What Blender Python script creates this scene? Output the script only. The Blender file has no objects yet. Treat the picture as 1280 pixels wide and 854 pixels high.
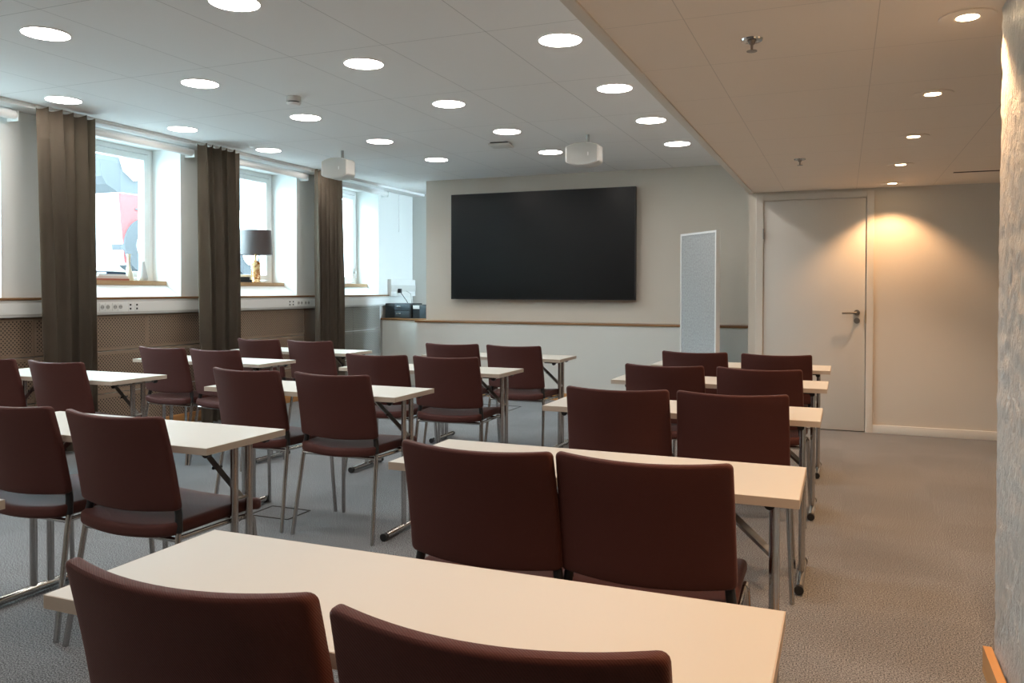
import bpy, bmesh, math, random
from mathutils import Vector, Matrix
random.seed(7)
C = bpy.context.scene.collection
R = math.radians

# ------------------------------------------------------------------ materials
def new_mat(name):
    m = bpy.data.materials.new(name); m.use_nodes = True
    nt = m.node_tree; b = nt.nodes['Principled BSDF']
    return m, nt, b

def mat(name, col, rough=.5, metal=0, spec=.5, noise=None, bump=None, sheen=0, sheen_tint=None, coat=0):
    m, nt, b = new_mat(name)
    b.inputs['Base Color'].default_value = (*col, 1)
    b.inputs['Roughness'].default_value = rough
    b.inputs['Metallic'].default_value = metal
    b.inputs['Specular IOR Level'].default_value = spec
    b.inputs['Sheen Weight'].default_value = sheen
    b.inputs['Coat Weight'].default_value = coat
    if sheen_tint: b.inputs['Sheen Tint'].default_value = (*sheen_tint, 1)
    tc = nt.nodes.new('ShaderNodeTexCoord')
    if noise:   # (scale, amount)
        n = nt.nodes.new('ShaderNodeTexNoise'); n.inputs['Scale'].default_value = noise[0]
        n.inputs['Detail'].default_value = 4
        nt.links.new(tc.outputs['Object'], n.inputs['Vector'])
        r = nt.nodes.new('ShaderNodeMapRange')
        r.inputs['From Min'].default_value = .3; r.inputs['From Max'].default_value = .7
        r.inputs['To Min'].default_value = 1 - noise[1]; r.inputs['To Max'].default_value = 1 + noise[1]
        nt.links.new(n.outputs['Fac'], r.inputs['Value'])
        mx = nt.nodes.new('ShaderNodeVectorMath'); mx.operation = 'SCALE'
        mx.inputs[0].default_value = col
        nt.links.new(r.outputs['Result'], mx.inputs['Scale'])
        nt.links.new(mx.outputs['Vector'], b.inputs['Base Color'])
    if bump:    # (scale, distance)
        n = nt.nodes.new('ShaderNodeTexNoise'); n.inputs['Scale'].default_value = bump[0]
        n.inputs['Detail'].default_value = 3
        nt.links.new(tc.outputs['Object'], n.inputs['Vector'])
        bp = nt.nodes.new('ShaderNodeBump'); bp.inputs['Distance'].default_value = bump[1]
        bp.inputs['Strength'].default_value = .6
        nt.links.new(n.outputs['Fac'], bp.inputs['Height'])
        nt.links.new(bp.outputs['Normal'], b.inputs['Normal'])
    return m

def wood(name, c1, c2, axis='Y', rough=.4, scale=18):
    m, nt, b = new_mat(name)
    tc = nt.nodes.new('ShaderNodeTexCoord'); mp = nt.nodes.new('ShaderNodeMapping')
    s = [scale, scale, scale]; s['XYZ'.index(axis)] = scale * .06
    mp.inputs['Scale'].default_value = s
    n = nt.nodes.new('ShaderNodeTexNoise'); n.inputs['Scale'].default_value = 1.5; n.inputs['Detail'].default_value = 6
    cr = nt.nodes.new('ShaderNodeValToRGB')
    cr.color_ramp.elements[0].position = .3; cr.color_ramp.elements[0].color = (*c1, 1)
    cr.color_ramp.elements[1].position = .7; cr.color_ramp.elements[1].color = (*c2, 1)
    nt.links.new(tc.outputs['Object'], mp.inputs['Vector']); nt.links.new(mp.outputs['Vector'], n.inputs['Vector'])
    nt.links.new(n.outputs['Fac'], cr.inputs['Fac']); nt.links.new(cr.outputs['Color'], b.inputs['Base Color'])
    b.inputs['Roughness'].default_value = rough
    return m

def emit(name, col, strength):
    m = bpy.data.materials.new(name); m.use_nodes = True; nt = m.node_tree
    nt.nodes.remove(nt.nodes['Principled BSDF'])
    e = nt.nodes.new('ShaderNodeEmission'); e.inputs['Color'].default_value = (*col, 1); e.inputs['Strength'].default_value = strength
    nt.links.new(e.outputs[0], nt.nodes['Material Output'].inputs['Surface'])
    return m

def carpet():
    m, nt, b = new_mat('carpet')
    tc = nt.nodes.new('ShaderNodeTexCoord')
    n = nt.nodes.new('ShaderNodeTexNoise'); n.inputs['Scale'].default_value = 190; n.inputs['Detail'].default_value = 3; n.inputs['Roughness'].default_value = .7
    n2 = nt.nodes.new('ShaderNodeTexNoise'); n2.inputs['Scale'].default_value = 1.3; n2.inputs['Detail'].default_value = 5
    ck = nt.nodes.new('ShaderNodeTexChecker'); ck.inputs['Scale'].default_value = 2.0
    ck.inputs['Color1'].default_value = (1, 1, 1, 1); ck.inputs['Color2'].default_value = (.95, .95, .95, 1)
    for q in (n, n2, ck): nt.links.new(tc.outputs['Object'], q.inputs['Vector'])
    cr = nt.nodes.new('ShaderNodeValToRGB')
    cr.color_ramp.elements[0].position = .40; cr.color_ramp.elements[0].color = (.055, .056, .059, 1)
    cr.color_ramp.elements[1].position = .60; cr.color_ramp.elements[1].color = (.355, .36, .37, 1)
    nt.links.new(n.outputs['Fac'], cr.inputs['Fac'])
    r = nt.nodes.new('ShaderNodeMapRange'); r.inputs['From Min'].default_value = .3; r.inputs['From Max'].default_value = .7
    r.inputs['To Min'].default_value = .9; r.inputs['To Max'].default_value = 1.08
    nt.links.new(n2.outputs['Fac'], r.inputs['Value'])
    v = nt.nodes.new('ShaderNodeVectorMath'); v.operation = 'SCALE'
    nt.links.new(cr.outputs['Color'], v.inputs[0]); nt.links.new(r.outputs['Result'], v.inputs['Scale'])
    v2 = nt.nodes.new('ShaderNodeVectorMath'); v2.operation = 'MULTIPLY'
    nt.links.new(v.outputs['Vector'], v2.inputs[0]); nt.links.new(ck.outputs['Color'], v2.inputs[1])
    nt.links.new(v2.outputs['Vector'], b.inputs['Base Color'])
    bp = nt.nodes.new('ShaderNodeBump'); bp.inputs['Distance'].default_value = .001; bp.inputs['Strength'].default_value = .2
    nt.links.new(n.outputs['Fac'], bp.inputs['Height']); nt.links.new(bp.outputs['Normal'], b.inputs['Normal'])
    b.inputs['Roughness'].default_value = .95; b.inputs['Specular IOR Level'].default_value = .15
    return m

def math_node(nt, op, a, b_=None):
    n = nt.nodes.new('ShaderNodeMath'); n.operation = op
    for i, v in enumerate((a, b_)):
        if v is None: continue
        if isinstance(v, (int, float)): n.inputs[i].default_value = v
        else: nt.links.new(v, n.inputs[i])
    return n.outputs[0]

def tile_ceiling(name, col, x0, dx, y0, dy, w=.004, dark=.45, stagger=0):
    """painted ceiling boards: thin joints every dx in X and dy in Y"""
    m, nt, b = new_mat(name)
    tc = nt.nodes.new('ShaderNodeTexCoord'); sp = nt.nodes.new('ShaderNodeSeparateXYZ')
    nt.links.new(tc.outputs['Object'], sp.inputs[0])
    xs = math_node(nt, 'DIVIDE', math_node(nt, 'SUBTRACT', sp.outputs['X'], x0), dx)
    col_i = math_node(nt, 'FLOOR', xs)
    ysh = math_node(nt, 'MULTIPLY', math_node(nt, 'MODULO', math_node(nt, 'ABSOLUTE', col_i), 2.0), stagger)
    ys = math_node(nt, 'DIVIDE', math_node(nt, 'ADD', math_node(nt, 'SUBTRACT', sp.outputs['Y'], y0), ysh), dy)
    def line(c, step):
        f = math_node(nt, 'ABSOLUTE', math_node(nt, 'SUBTRACT', math_node(nt, 'FRACT', c), .5))
        return math_node(nt, 'GREATER_THAN', f, .5 - w / step / 2)
    l = math_node(nt, 'MAXIMUM', line(xs, dx), line(ys, dy))
    mx = nt.nodes.new('ShaderNodeMix'); mx.data_type = 'RGBA'
    nt.links.new(l, mx.inputs[0])
    mx.inputs[6].default_value = (*col, 1); mx.inputs[7].default_value = (*[c * dark for c in col], 1)
    nt.links.new(mx.outputs[2], b.inputs['Base Color'])
    b.inputs['Roughness'].default_value = .75; b.inputs['Specular IOR Level'].default_value = .3
    return m

def perforated(name, col, hole):
    """board with staggered round perforations (pattern in the Y/Z plane)"""
    m, nt, b = new_mat(name)
    tc = nt.nodes.new('ShaderNodeTexCoord'); sp = nt.nodes.new('ShaderNodeSeparateXYZ')
    nt.links.new(tc.outputs['Object'], sp.inputs[0])
    a = .031
    def lattice(off):
        fy = math_node(nt, 'SUBTRACT', math_node(nt, 'FRACT', math_node(nt, 'ADD', math_node(nt, 'DIVIDE', sp.outputs['Y'], a), off)), .5)
        fz = math_node(nt, 'SUBTRACT', math_node(nt, 'FRACT', math_node(nt, 'ADD', math_node(nt, 'DIVIDE', sp.outputs['Z'], a), off)), .5)
        d = math_node(nt, 'ADD', math_node(nt, 'MULTIPLY', fy, fy), math_node(nt, 'MULTIPLY', fz, fz))
        return math_node(nt, 'LESS_THAN', d, .195 ** 2)
    hl = math_node(nt, 'MAXIMUM', lattice(0.0), lattice(.5))
    g = nt.nodes.new('ShaderNodeTexCoord')   # plain border: generated coordinates
    sg = nt.nodes.new('ShaderNodeSeparateXYZ'); nt.links.new(g.outputs['Generated'], sg.inputs[0])
    by = math_node(nt, 'LESS_THAN', math_node(nt, 'ABSOLUTE', math_node(nt, 'SUBTRACT', sg.outputs['Y'], .5)), .485)
    bz = math_node(nt, 'LESS_THAN', math_node(nt, 'ABSOLUTE', math_node(nt, 'SUBTRACT', sg.outputs['Z'], .5)), .42)
    hl = math_node(nt, 'MULTIPLY', hl, math_node(nt, 'MULTIPLY', by, bz))
    mx = nt.nodes.new('ShaderNodeMix'); mx.data_type = 'RGBA'
    nt.links.new(hl, mx.inputs[0]); mx.inputs[6].default_value = (*col, 1); mx.inputs[7].default_value = (*hole, 1)
    nt.links.new(mx.outputs[2], b.inputs['Base Color'])
    b.inputs['Roughness'].default_value = .55
    return m

def glass_pane():
    m = bpy.data.materials.new('window_glass'); m.use_nodes = True; nt = m.node_tree
    nt.nodes.remove(nt.nodes['Principled BSDF'])
    t = nt.nodes.new('ShaderNodeBsdfTransparent'); t.inputs[0].default_value = (.93, .97, .96, 1)
    g = nt.nodes.new('ShaderNodeBsdfGlossy'); g.inputs['Roughness'].default_value = .02
    f = nt.nodes.new('ShaderNodeFresnel'); f.inputs[0].default_value = 1.45
    mx = nt.nodes.new('ShaderNodeMixShader')
    ge = nt.nodes.new('ShaderNodeNewGeometry')   # reflect at the front face only, no total inner reflection
    k = math_node(nt, 'MULTIPLY', f.outputs[0], math_node(nt, 'SUBTRACT', 1.0, ge.outputs['Backfacing']))
    nt.links.new(k, mx.inputs[0]); nt.links.new(t.outputs[0], mx.inputs[1]); nt.links.new(g.outputs[0], mx.inputs[2])
    nt.links.new(mx.outputs[0], nt.nodes['Material Output'].inputs['Surface'])
    return m

def weave(name, col):
    """chair upholstery: fine diagonal weave with soft sheen"""
    m, nt, b = new_mat(name)
    tc = nt.nodes.new('ShaderNodeTexCoord')
    w = nt.nodes.new('ShaderNodeTexWave'); w.inputs['Scale'].default_value = 130; w.bands_direction = 'DIAGONAL'
    w.inputs['Distortion'].default_value = .6
    n = nt.nodes.new('ShaderNodeTexNoise'); n.inputs['Scale'].default_value = 500
    for q in (w, n): nt.links.new(tc.outputs['Object'], q.inputs['Vector'])
    h = math_node(nt, 'ADD', w.outputs['Fac'], n.outputs['Fac'])
    r = nt.nodes.new('ShaderNodeMapRange'); r.inputs['From Min'].default_value = .3; r.inputs['From Max'].default_value = 1.7
    r.inputs['To Min'].default_value = .8; r.inputs['To Max'].default_value = 1.2
    nt.links.new(h, r.inputs['Value'])
    v = nt.nodes.new('ShaderNodeVectorMath'); v.operation = 'SCALE'; v.inputs[0].default_value = col
    nt.links.new(r.outputs['Result'], v.inputs['Scale']); nt.links.new(v.outputs['Vector'], b.inputs['Base Color'])
    bp = nt.nodes.new('ShaderNodeBump'); bp.inputs['Distance'].default_value = .0006; bp.inputs['Strength'].default_value = .5
    nt.links.new(h, bp.inputs['Height']); nt.links.new(bp.outputs['Normal'], b.inputs['Normal'])
    b.inputs['Roughness'].default_value = .72; b.inputs['Specular IOR Level'].default_value = .35
    b.inputs['Sheen Weight'].default_value = .12; b.inputs['Sheen Roughness'].default_value = .35
    b.inputs['Sheen Tint'].default_value = (1, .72, .66, 1)
    return m

M = dict(
    carpet=carpet(),
    ceil=tile_ceiling('ceiling_boards', (.86, .855, .85), -5.575, .6325, 2.85, 1.135, w=.0035, dark=.55),
    soffit=tile_ceiling('soffit_boards', (.86, .78, .69), .10, .61, 2.787, .6, w=.003, dark=.75),
    wall=mat('painted_wall', (.62, .6, .55), .8, noise=(.8, .02)),
    wall_front=mat('beige_wall', (.62, .57, .50), .8, noise=(.8, .02)),
    panel_front=mat('pale_panel', (.62, .61, .57), .6),
    wall_left=mat('pale_wall', (.74, .75, .73), .8, noise=(.8, .02)),
    white=mat('white_paint', (.84, .84, .83), .5),
    white_gloss=mat('white_gloss', (.76, .76, .74), .3),
    door=mat('door_paint', (.66, .63, .58), .45),
    casing=mat('casing_paint', (.66, .62, .56), .4),
    trunk=mat('trunking', (.60, .59, .56), .4),
    ledge=wood('ledge_wood', (.16, .075, .03), (.30, .15, .06), 'Y', .35),
    ledge_x=wood('ledge_wood_front', (.16, .075, .03), (.30, .15, .06), 'X', .35),
    sill=wood('sill_wood', (.33, .20, .10), (.47, .31, .17), 'Y', .4),
    oak=wood('skirting_oak', (.48, .22, .07), (.62, .32, .12), 'Y', .4),
    oak_x=wood('skirting_oak_front', (.48, .22, .07), (.62, .32, .12), 'X', .4),
    perf=perforated('perforated_board', (.25, .175, .12), (.02, .011, .007)),
    perf_daylit=perforated('perforated_board_daylit', (.24, .225, .20), (.06, .055, .05)),  # same brown board, daylight greying put into board and hole colours
    brown=mat('brown_board', (.13, .08, .048), .5),
    curtain=mat('curtain_cloth', (.165, .132, .10), .9, spec=.2, sheen=.25, sheen_tint=(1, .85, .7), bump=(350, .001), noise=(3, .08)),
    fabric=weave('maroon_upholstery', (.070, .0175, .013)),
    chrome=mat('chrome', (.50, .49, .48), .16, 1),
    steel=mat('brushed_steel', (.30, .28, .26), .3, 1),
    black=mat('black_plastic', (.012, .012, .013), .4),
    laminate=mat('white_laminate', (.57, .555, .505), .42),
    edge=mat('beige_edge', (.50, .42, .34), .5),
    screen=mat('screen_glass', (.004, .0045, .005), .3, spec=.22),
    bezel=mat('bezel', (.004, .004, .004), .4),
    felt=mat('grey_felt', (.38, .385, .385), .95, noise=(55, .16), bump=(120, .002), spec=.1),
    speaker=mat('speaker_white', (.66, .645, .61), .45),
    grille=mat('speaker_grille', (.42, .415, .39), .6, bump=(600, .001)),
    panel_lit=emit('panel_light', (1, .93, .86), 38),
    spot_lit=emit('spot_lamp', (1, .72, .42), 30),
    glass=glass_pane(),
    cream=mat('cream_ceramic', (.68, .64, .50), .35),
    grey_cer=mat('grey_ceramic', (.50, .51, .51), .4),
    shade=mat('lamp_shade_cloth', (.045, .03, .028), .55, sheen=.3),
    brass=mat('brass', (.65, .45, .18), .3, 1),
    dev=mat('device_black', (.018, .022, .026), .35),
    dev2=mat('device_slate', (.06, .08, .095), .35),
    paper=mat('paper', (.75, .75, .74), .6),
    navy=mat('book_navy', (.03, .07, .13), .5), red=mat('book_red', (.35, .10, .06), .5),
    pink=mat('book_pale', (.60, .50, .45), .5),
    asphalt=mat('outdoor_paving', (.5, .5, .5), .9, noise=(3, .1)),
    facade=mat('facade_render', (.72, .72, .70), .9, noise=(1, .05)),
    car_white=mat('car_white', (.75, .75, .76), .25, coat=.5),
    car_red=mat('car_red', (.30, .052, .052), .9, spec=.1),
    car_glass=mat('car_glass', (.060, .060, .062), .9, spec=.05),
    van_glass=mat('van_glass', (.11, .11, .11), .9, spec=.05),
    tyre=mat('tyre', (.055, .055, .058), .9, spec=.05),
    soffit_paint=mat('soffit_paint', (.86, .78, .69), .7),
    slotm=mat('dark_slot', (.03, .025, .02), .8),
)
def plaster():
    m, nt, b = new_mat('rough_plaster')
    tc = nt.nodes.new('ShaderNodeTexCoord')
    n = nt.nodes.new('ShaderNodeTexNoise'); n.inputs['Scale'].default_value = 34; n.inputs['Detail'].default_value = 8; n.inputs['Roughness'].default_value = .65
    mp = nt.nodes.new('ShaderNodeMapping'); mp.inputs['Scale'].default_value = (1, 1, .6)
    nt.links.new(tc.outputs['Object'], mp.inputs[0]); nt.links.new(mp.outputs[0], n.inputs['Vector'])
    bp = nt.nodes.new('ShaderNodeBump'); bp.inputs['Distance'].default_value = .03; bp.inputs['Strength'].default_value = 1.0
    nt.links.new(n.outputs['Fac'], bp.inputs['Height']); nt.links.new(bp.outputs['Normal'], b.inputs['Normal'])
    b.inputs['Base Color'].default_value = (.66, .67, .66, 1); b.inputs['Roughness'].default_value = .3
    return m
M['plaster'] = plaster()
def amber():
    m, nt, b = new_mat('amber_glass')
    tc = nt.nodes.new('ShaderNodeTexCoord')
    n = nt.nodes.new('ShaderNodeTexNoise'); n.inputs['Scale'].default_value = 35; n.inputs['Detail'].default_value = 3
    nt.links.new(tc.outputs['Object'], n.inputs['Vector'])
    cr = nt.nodes.new('ShaderNodeValToRGB')
    cr.color_ramp.elements[0].position = .42; cr.color_ramp.elements[0].color = (.38, .13, .02, 1)
    cr.color_ramp.elements[1].position = .58; cr.color_ramp.elements[1].color = (.85, .62, .32, 1)
    nt.links.new(n.outputs['Fac'], cr.inputs['Fac']); nt.links.new(cr.outputs['Color'], b.inputs['Base Color'])
    b.inputs['Roughness'].default_value = .15; b.inputs['Metallic'].default_value = .3
    return m
M['amber'] = amber()

# ------------------------------------------------------------------ helpers
def obj(name, bm, m, parent=None, smooth=False, loc=None):
    me = bpy.data.meshes.new(name); bmesh.ops.recalc_face_normals(bm, faces=bm.faces)
    if smooth:
        for f in bm.faces: f.smooth = True
        for e in bm.edges:
            if len(e.link_faces) == 2 and e.calc_face_angle(0) > R(38): e.smooth = False
    bm.to_mesh(me); bm.free()
    o = bpy.data.objects.new(name, me); C.objects.link(o)
    me.materials.append(m if not isinstance(m, str) else M[m])
    if parent: o.parent = parent
    if loc: o.location = loc
    return o
def tag(o, label, cat, group=None, kind=None):
    o['label'] = label; o['category'] = cat
    if group: o['group'] = group
    if kind: o['kind'] = kind
    return o
def thing(name, label, cat, loc=(0, 0, 0), rz=0, group=None):
    o = bpy.data.objects.new(name, None); C.objects.link(o); o.empty_display_size = .05
    o.location = loc; o.rotation_euler = (0, 0, rz)
    return tag(o, label, cat, group)
def struct(o, label=None, cat=None):
    o['kind'] = 'structure'
    if label: o['label'] = label
    if cat: o['category'] = cat
    return o
def dup(root, label=None, loc=None, rz=None):
    r = root.copy(); C.objects.link(r)
    if label: r['label'] = label
    if loc is not None: r.location = loc
    if rz is not None: r.rotation_euler = (0, 0, rz)
    for ch in list(root.children):
        c = ch.copy(); C.objects.link(c); c.parent = r
        for g in list(ch.children):
            d = g.copy(); C.objects.link(d); d.parent = c
    return r
def bx(bm, x0, x1, y0, y1, z0, z1, bev=0, seg=2):
    v = [bm.verts.new((x, y, z)) for x in (x0, x1) for y in (y0, y1) for z in (z0, z1)]
    F = [(0, 1, 3, 2), (4, 6, 7, 5), (0, 4, 5, 1), (2, 3, 7, 6), (0, 2, 6, 4), (1, 5, 7, 3)]
    fs = [bm.faces.new([v[i] for i in f]) for f in F]
    if bev:
        es = list({e for f in fs for e in f.edges})
        bmesh.ops.bevel(bm, geom=es, offset=bev, segments=seg, affect='EDGES', profile=.5)
def box(name, x0, x1, y0, y1, z0, z1, m, parent=None, bev=0, smooth=None):
    bm = bmesh.new(); bx(bm, x0, x1, y0, y1, z0, z1, bev)
    return obj(name, bm, m, parent, smooth=bool(bev) if smooth is None else smooth)
def tube(bm, pts, r, n=12, cap=True, sy=1.0):
    """round bar through pts (list of vectors); r radius or list"""
    pts = [Vector(p) for p in pts]; rings = []
    up0 = None
    for i, p in enumerate(pts):
        if i == 0: t = pts[1] - p
        elif i == len(pts) - 1: t = p - pts[i - 1]
        else: t = (pts[i + 1] - p).normalized() + (p - pts[i - 1]).normalized()
        t.normalize()
        if up0 is None:
            up0 = Vector((0, 1, 0)) if abs(t.y) < .9 else Vector((1, 0, 0))
        a = t.cross(up0).normalized(); b = a.cross(t).normalized(); up0 = b
        rr = r[i] if isinstance(r, (list, tuple)) else r
        rings.append([bm.verts.new(p + a * math.cos(2 * math.pi * k / n) * rr + b * math.sin(2 * math.pi * k / n) * rr * sy) for k in range(n)])
    for A, B in zip(rings, rings[1:]):
        for k in range(n): bm.faces.new((A[k], A[(k + 1) % n], B[(k + 1) % n], B[k]))
    if cap: bm.faces.new(rings[0][::-1]); bm.faces.new(rings[-1])
def fillet(pts, r, n=5):
    """round the inner corners of a polyline"""
    pts = [Vector(p) for p in pts]; out = [pts[0]]
    for a, p, b in zip(pts, pts[1:], pts[2:]):
        d1 = (a - p).normalized(); d2 = (b - p).normalized()
        q1 = p + d1 * r; q2 = p + d2 * r
        for k in range(n + 1):
            t = k / n; out.append(q1 * (1 - t) ** 2 + p * 2 * t * (1 - t) + q2 * t * t)
    return out + [pts[-1]]
def lathe(bm, prof, n=28, cx=0, cy=0):
    rings = [[bm.verts.new((cx + r * math.cos(2 * math.pi * k / n), cy + r * math.sin(2 * math.pi * k / n), z)) for k in range(n)] for r, z in prof]
    for A, B in zip(rings, rings[1:]):
        for k in range(n): bm.faces.new((A[k], A[(k + 1) % n], B[(k + 1) % n], B[k]))
    bm.faces.new(rings[0][::-1]); bm.faces.new(rings[-1])
def prism(bm, poly, y0, y1, axis='Y'):
    """polygon (a,b) extruded; axis Y: (x,z); axis X: (y,z); axis Z: (x,y)"""
    def P(a, b, t): return {'Y': (a, t, b), 'X': (t, a, b), 'Z': (a, b, t)}[axis]
    A = [bm.verts.new(P(a, b, y0)) for a, b in poly]; B = [bm.verts.new(P(a, b, y1)) for a, b in poly]
    bm.faces.new(A[::-1]); bm.faces.new(B); n = len(poly)
    for i in range(n): bm.faces.new((A[i], A[(i + 1) % n], B[(i + 1) % n], B[i]))
def cuts(bm, axis, vals):
    nrm = Vector((0, 0, 0)); nrm['XYZ'.index(axis)] = 1
    for v in vals:
        co = Vector((0, 0, 0)); co['XYZ'.index(axis)] = v
        bmesh.ops.bisect_plane(bm, geom=bm.verts[:] + bm.edges[:] + bm.faces[:], plane_co=co, plane_no=nrm)

# ------------------------------------------------------------------ room shell
XL, YF, ZC, XR, YB, ZS = -5.80, 9.15, 2.65, 2.6, -3.2, 2.19
YD = 7.95; YE = 10.4
struct(box('floor', XL - .1, XR, YB, YE, -.1, 0, 'carpet'), 'grey speckled carpet floor running under all the tables', 'floor')
struct(box('ceiling', -5.6, -.836, YB, YE, ZC, ZC + .1, 'ceil'), 'grey white board ceiling with round panel lights', 'ceiling')
# dropped ceiling over the door side
struct(box('ceiling_dropped', -.79, XR, YB, YD + .3, ZS, ZC + .1, 'soffit'), 'lower tan ceiling with small warm downlights on the right', 'ceiling')
struct(box('trim_1', -.836, -.79, YB, YF, ZS - .008, ZC + .1, 'casing', bev=.003), 'long pale edge trim of the dropped ceiling', 'trim')
# ceiling margin above the curtains
struct(box('trim_2', -5.82, -5.603, YB, YE, ZC - .03, ZC + .1, 'white'), 'white ceiling margin strip above the windows', 'trim')
struct(box('trim_3', -5.60, -5.585, YB, 9.2, ZC - .012, ZC - .0005, 'white'), 'thin curtain track strip along the ceiling edge', 'trim')

WINS = [(3.02, 4.17), (4.79, 5.94), (6.55, 7.70), (8.32, 9.47)]
Z0, Z1 = 1.33, 2.60
bm = bmesh.new()
XO = -6.32
bx(bm, XO, XL, YB, YE + .1, -.1, 1.204)
ys = [YB] + [v for w in WINS for v in w] + [YE + .1]
for i in range(0, len(ys), 2): bx(bm, XO, XL, ys[i], ys[i + 1], 1.204, Z1)
bx(bm, XO, XL, YB, YE + .1, Z1, ZC + .1)
for a, b in WINS:   # solid below the sill with a splayed top
    prism(bm, [(XO, 1.204), (XL, 1.204), (XL - .015, 1.215), (-5.985, 1.312), (XO, 1.312)], a, b, 'Y')
struct(obj('wall_left', bm, 'wall_left'), 'pale window wall with deep splayed window niches', 'wall')
# front wall, lower panel, return and door wall
struct(box('wall_front', -4.905, -.83, YF, YF + .12, 0, ZC, 'wall_front'), 'beige front wall carrying the big black screen', 'wall')
struct(box('wall_front_panel', -4.906, -.83, 8.90, YF - .001, .0, .873, 'panel_front'), 'pale grey projecting lower part of the front wall', 'wall')
struct(box('wall_alcove', XO, -.7, YE, YE + .1, -.1, ZC + .1, 'wall_left'), 'bright end wall of the alcove by the last window', 'wall')
bm = bmesh.new()
bx(bm, -.833, -.69, YD, YD + .12, 0, ZS); bx(bm, .185, XR, YD, YD + .12, 0, ZS); bx(bm, -.69, .185, YD, YD + .12, 2.107, ZS)
bx(bm, -.833, -.78, YD + .12, YF + .1, 0, ZS)
struct(obj('wall_door', bm, 'wall_front'), 'beige wall with the white door on the right', 'wall')
struct(box('wall_right', XR, XR + .1, YB, YD + .2, 0, ZC, 'wall'), 'plain right side wall', 'wall')
struct(box('wall_back', XO, XR + .1, YB - .1, YB, 0, ZC, 'wall'), 'plain back wall behind the camera', 'wall')
# wooden cap on the lower panel, skirtings
struct(box('trim_4', -4.925, -.835, 8.885, YF - .0005, .8735, .896, 'ledge_x', bev=.003), 'narrow wooden ledge along the front wall', 'trim')
struct(box('baseboard_front', -4.906, -.835, 8.882, 8.8995, 0, .085, 'oak_x', bev=.002), 'orange oak baseboard under the front wall', 'baseboard')
struct(box('baseboard_left', -5.785, -5.768, YB, 9.48, 0, .10, 'oak', bev=.002), 'orange oak baseboard under the perforated boards', 'baseboard')
struct(box('baseboard_door', .245, XR, YD - .018, YD - .0005, 0, .075, 'casing', bev=.003), 'white baseboard right of the door', 'baseboard')
# window ledge, trunking, perforated cladding
struct(box('trim_5', -5.83, -5.745, 2.6, 9.66, 1.188, 1.207, 'ledge', bev=.003), 'thin brown wooden ledge running along the window wall', 'trim')

tr = thing('cable_trunking', 'long white cable trunking with sockets below the window ledge', 'cable trunking', (-5.77, 6.1, 1.06))
def rel(o, root):   # parent keeping world position
    o.parent = root; o.matrix_parent_inverse = Matrix.Translation(-Vector(root.location)); return o
bm = bmesh.new(); bx(bm, -5.799, -5.752, 2.6, 9.66, 1.058, 1.187, .004); rel(obj('channel', bm, 'trunk', smooth=True), tr)
bm = bmesh.new(); bx(bm, -5.7525, -5.749, 2.6, 9.655, 1.080, 1.165, .001); rel(obj('cover_strip', bm, 'white_gloss'), tr)
def socket(y, kind):
    bm = bmesh.new()
    if kind == 'power':
        bx(bm, -5.749, -5.744, y - .027, y + .027, 1.088, 1.158, .002)
        o = rel(obj('power_socket', bm, 'white_gloss'), tr)
        bm = bmesh.new(); tube(bm, [(-5.7445, y, 1.123), (-5.7425, y, 1.123)], .019, 16); rel(obj('socket_well', bm, 'grille'), tr)
        bm = bmesh.new()
        for dy in (-.009, .009): tube(bm, [(-5.7428, y + dy, 1.123), (-5.741, y + dy, 1.123)], .0035, 8)
        rel(obj('socket_holes', bm, 'black'), tr)
    else:
        bx(bm, -5.749, -5.744, y - .02, y + .02, 1.085, 1.16, .002); rel(obj('data_socket', bm, 'white_gloss'), tr)
        bm = bmesh.new()
        for z in (1.105, 1.138): bx(bm, -5.7445, -5.742, y - .008, y + .008, z - .008, z + .008)
        rel(obj('data_port', bm, 'black'), tr)
for y in (5.01, 5.065, 5.14, 5.195, 7.66, 7.715, 7.79, 7.845): socket(y, 'power')
for y in (5.30, 5.37, 7.50, 7.56): socket(y, 'data')

bays = [(3.30, 4.42, 'perf', 'left of the nearest curtain'), (4.42, 5.52, 'perf', 'behind and right of the nearest curtain'),
        (5.52, 6.66, 'perf', 'left of the middle curtain under the vases'), (6.66, 7.82, 'perf', 'between the middle and the far curtain'),
        (8.12, 8.83, 'perf_daylit', 'at the far curtain, daylight grey in its colour'), (8.83, 9.48, 'perf_daylit', 'next to the white alcove cabinet')]
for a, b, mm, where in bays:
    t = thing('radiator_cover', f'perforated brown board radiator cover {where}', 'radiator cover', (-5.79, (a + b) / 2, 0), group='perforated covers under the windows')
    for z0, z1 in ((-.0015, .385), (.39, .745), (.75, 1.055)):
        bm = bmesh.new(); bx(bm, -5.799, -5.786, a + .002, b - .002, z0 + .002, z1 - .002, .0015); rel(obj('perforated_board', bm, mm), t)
struct(box('trim_6', -5.799, -5.784, 7.825, 8.115, .102, 1.055, 'brown', bev=.002), 'plain dark brown board between perforated covers', 'trim')

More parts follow.
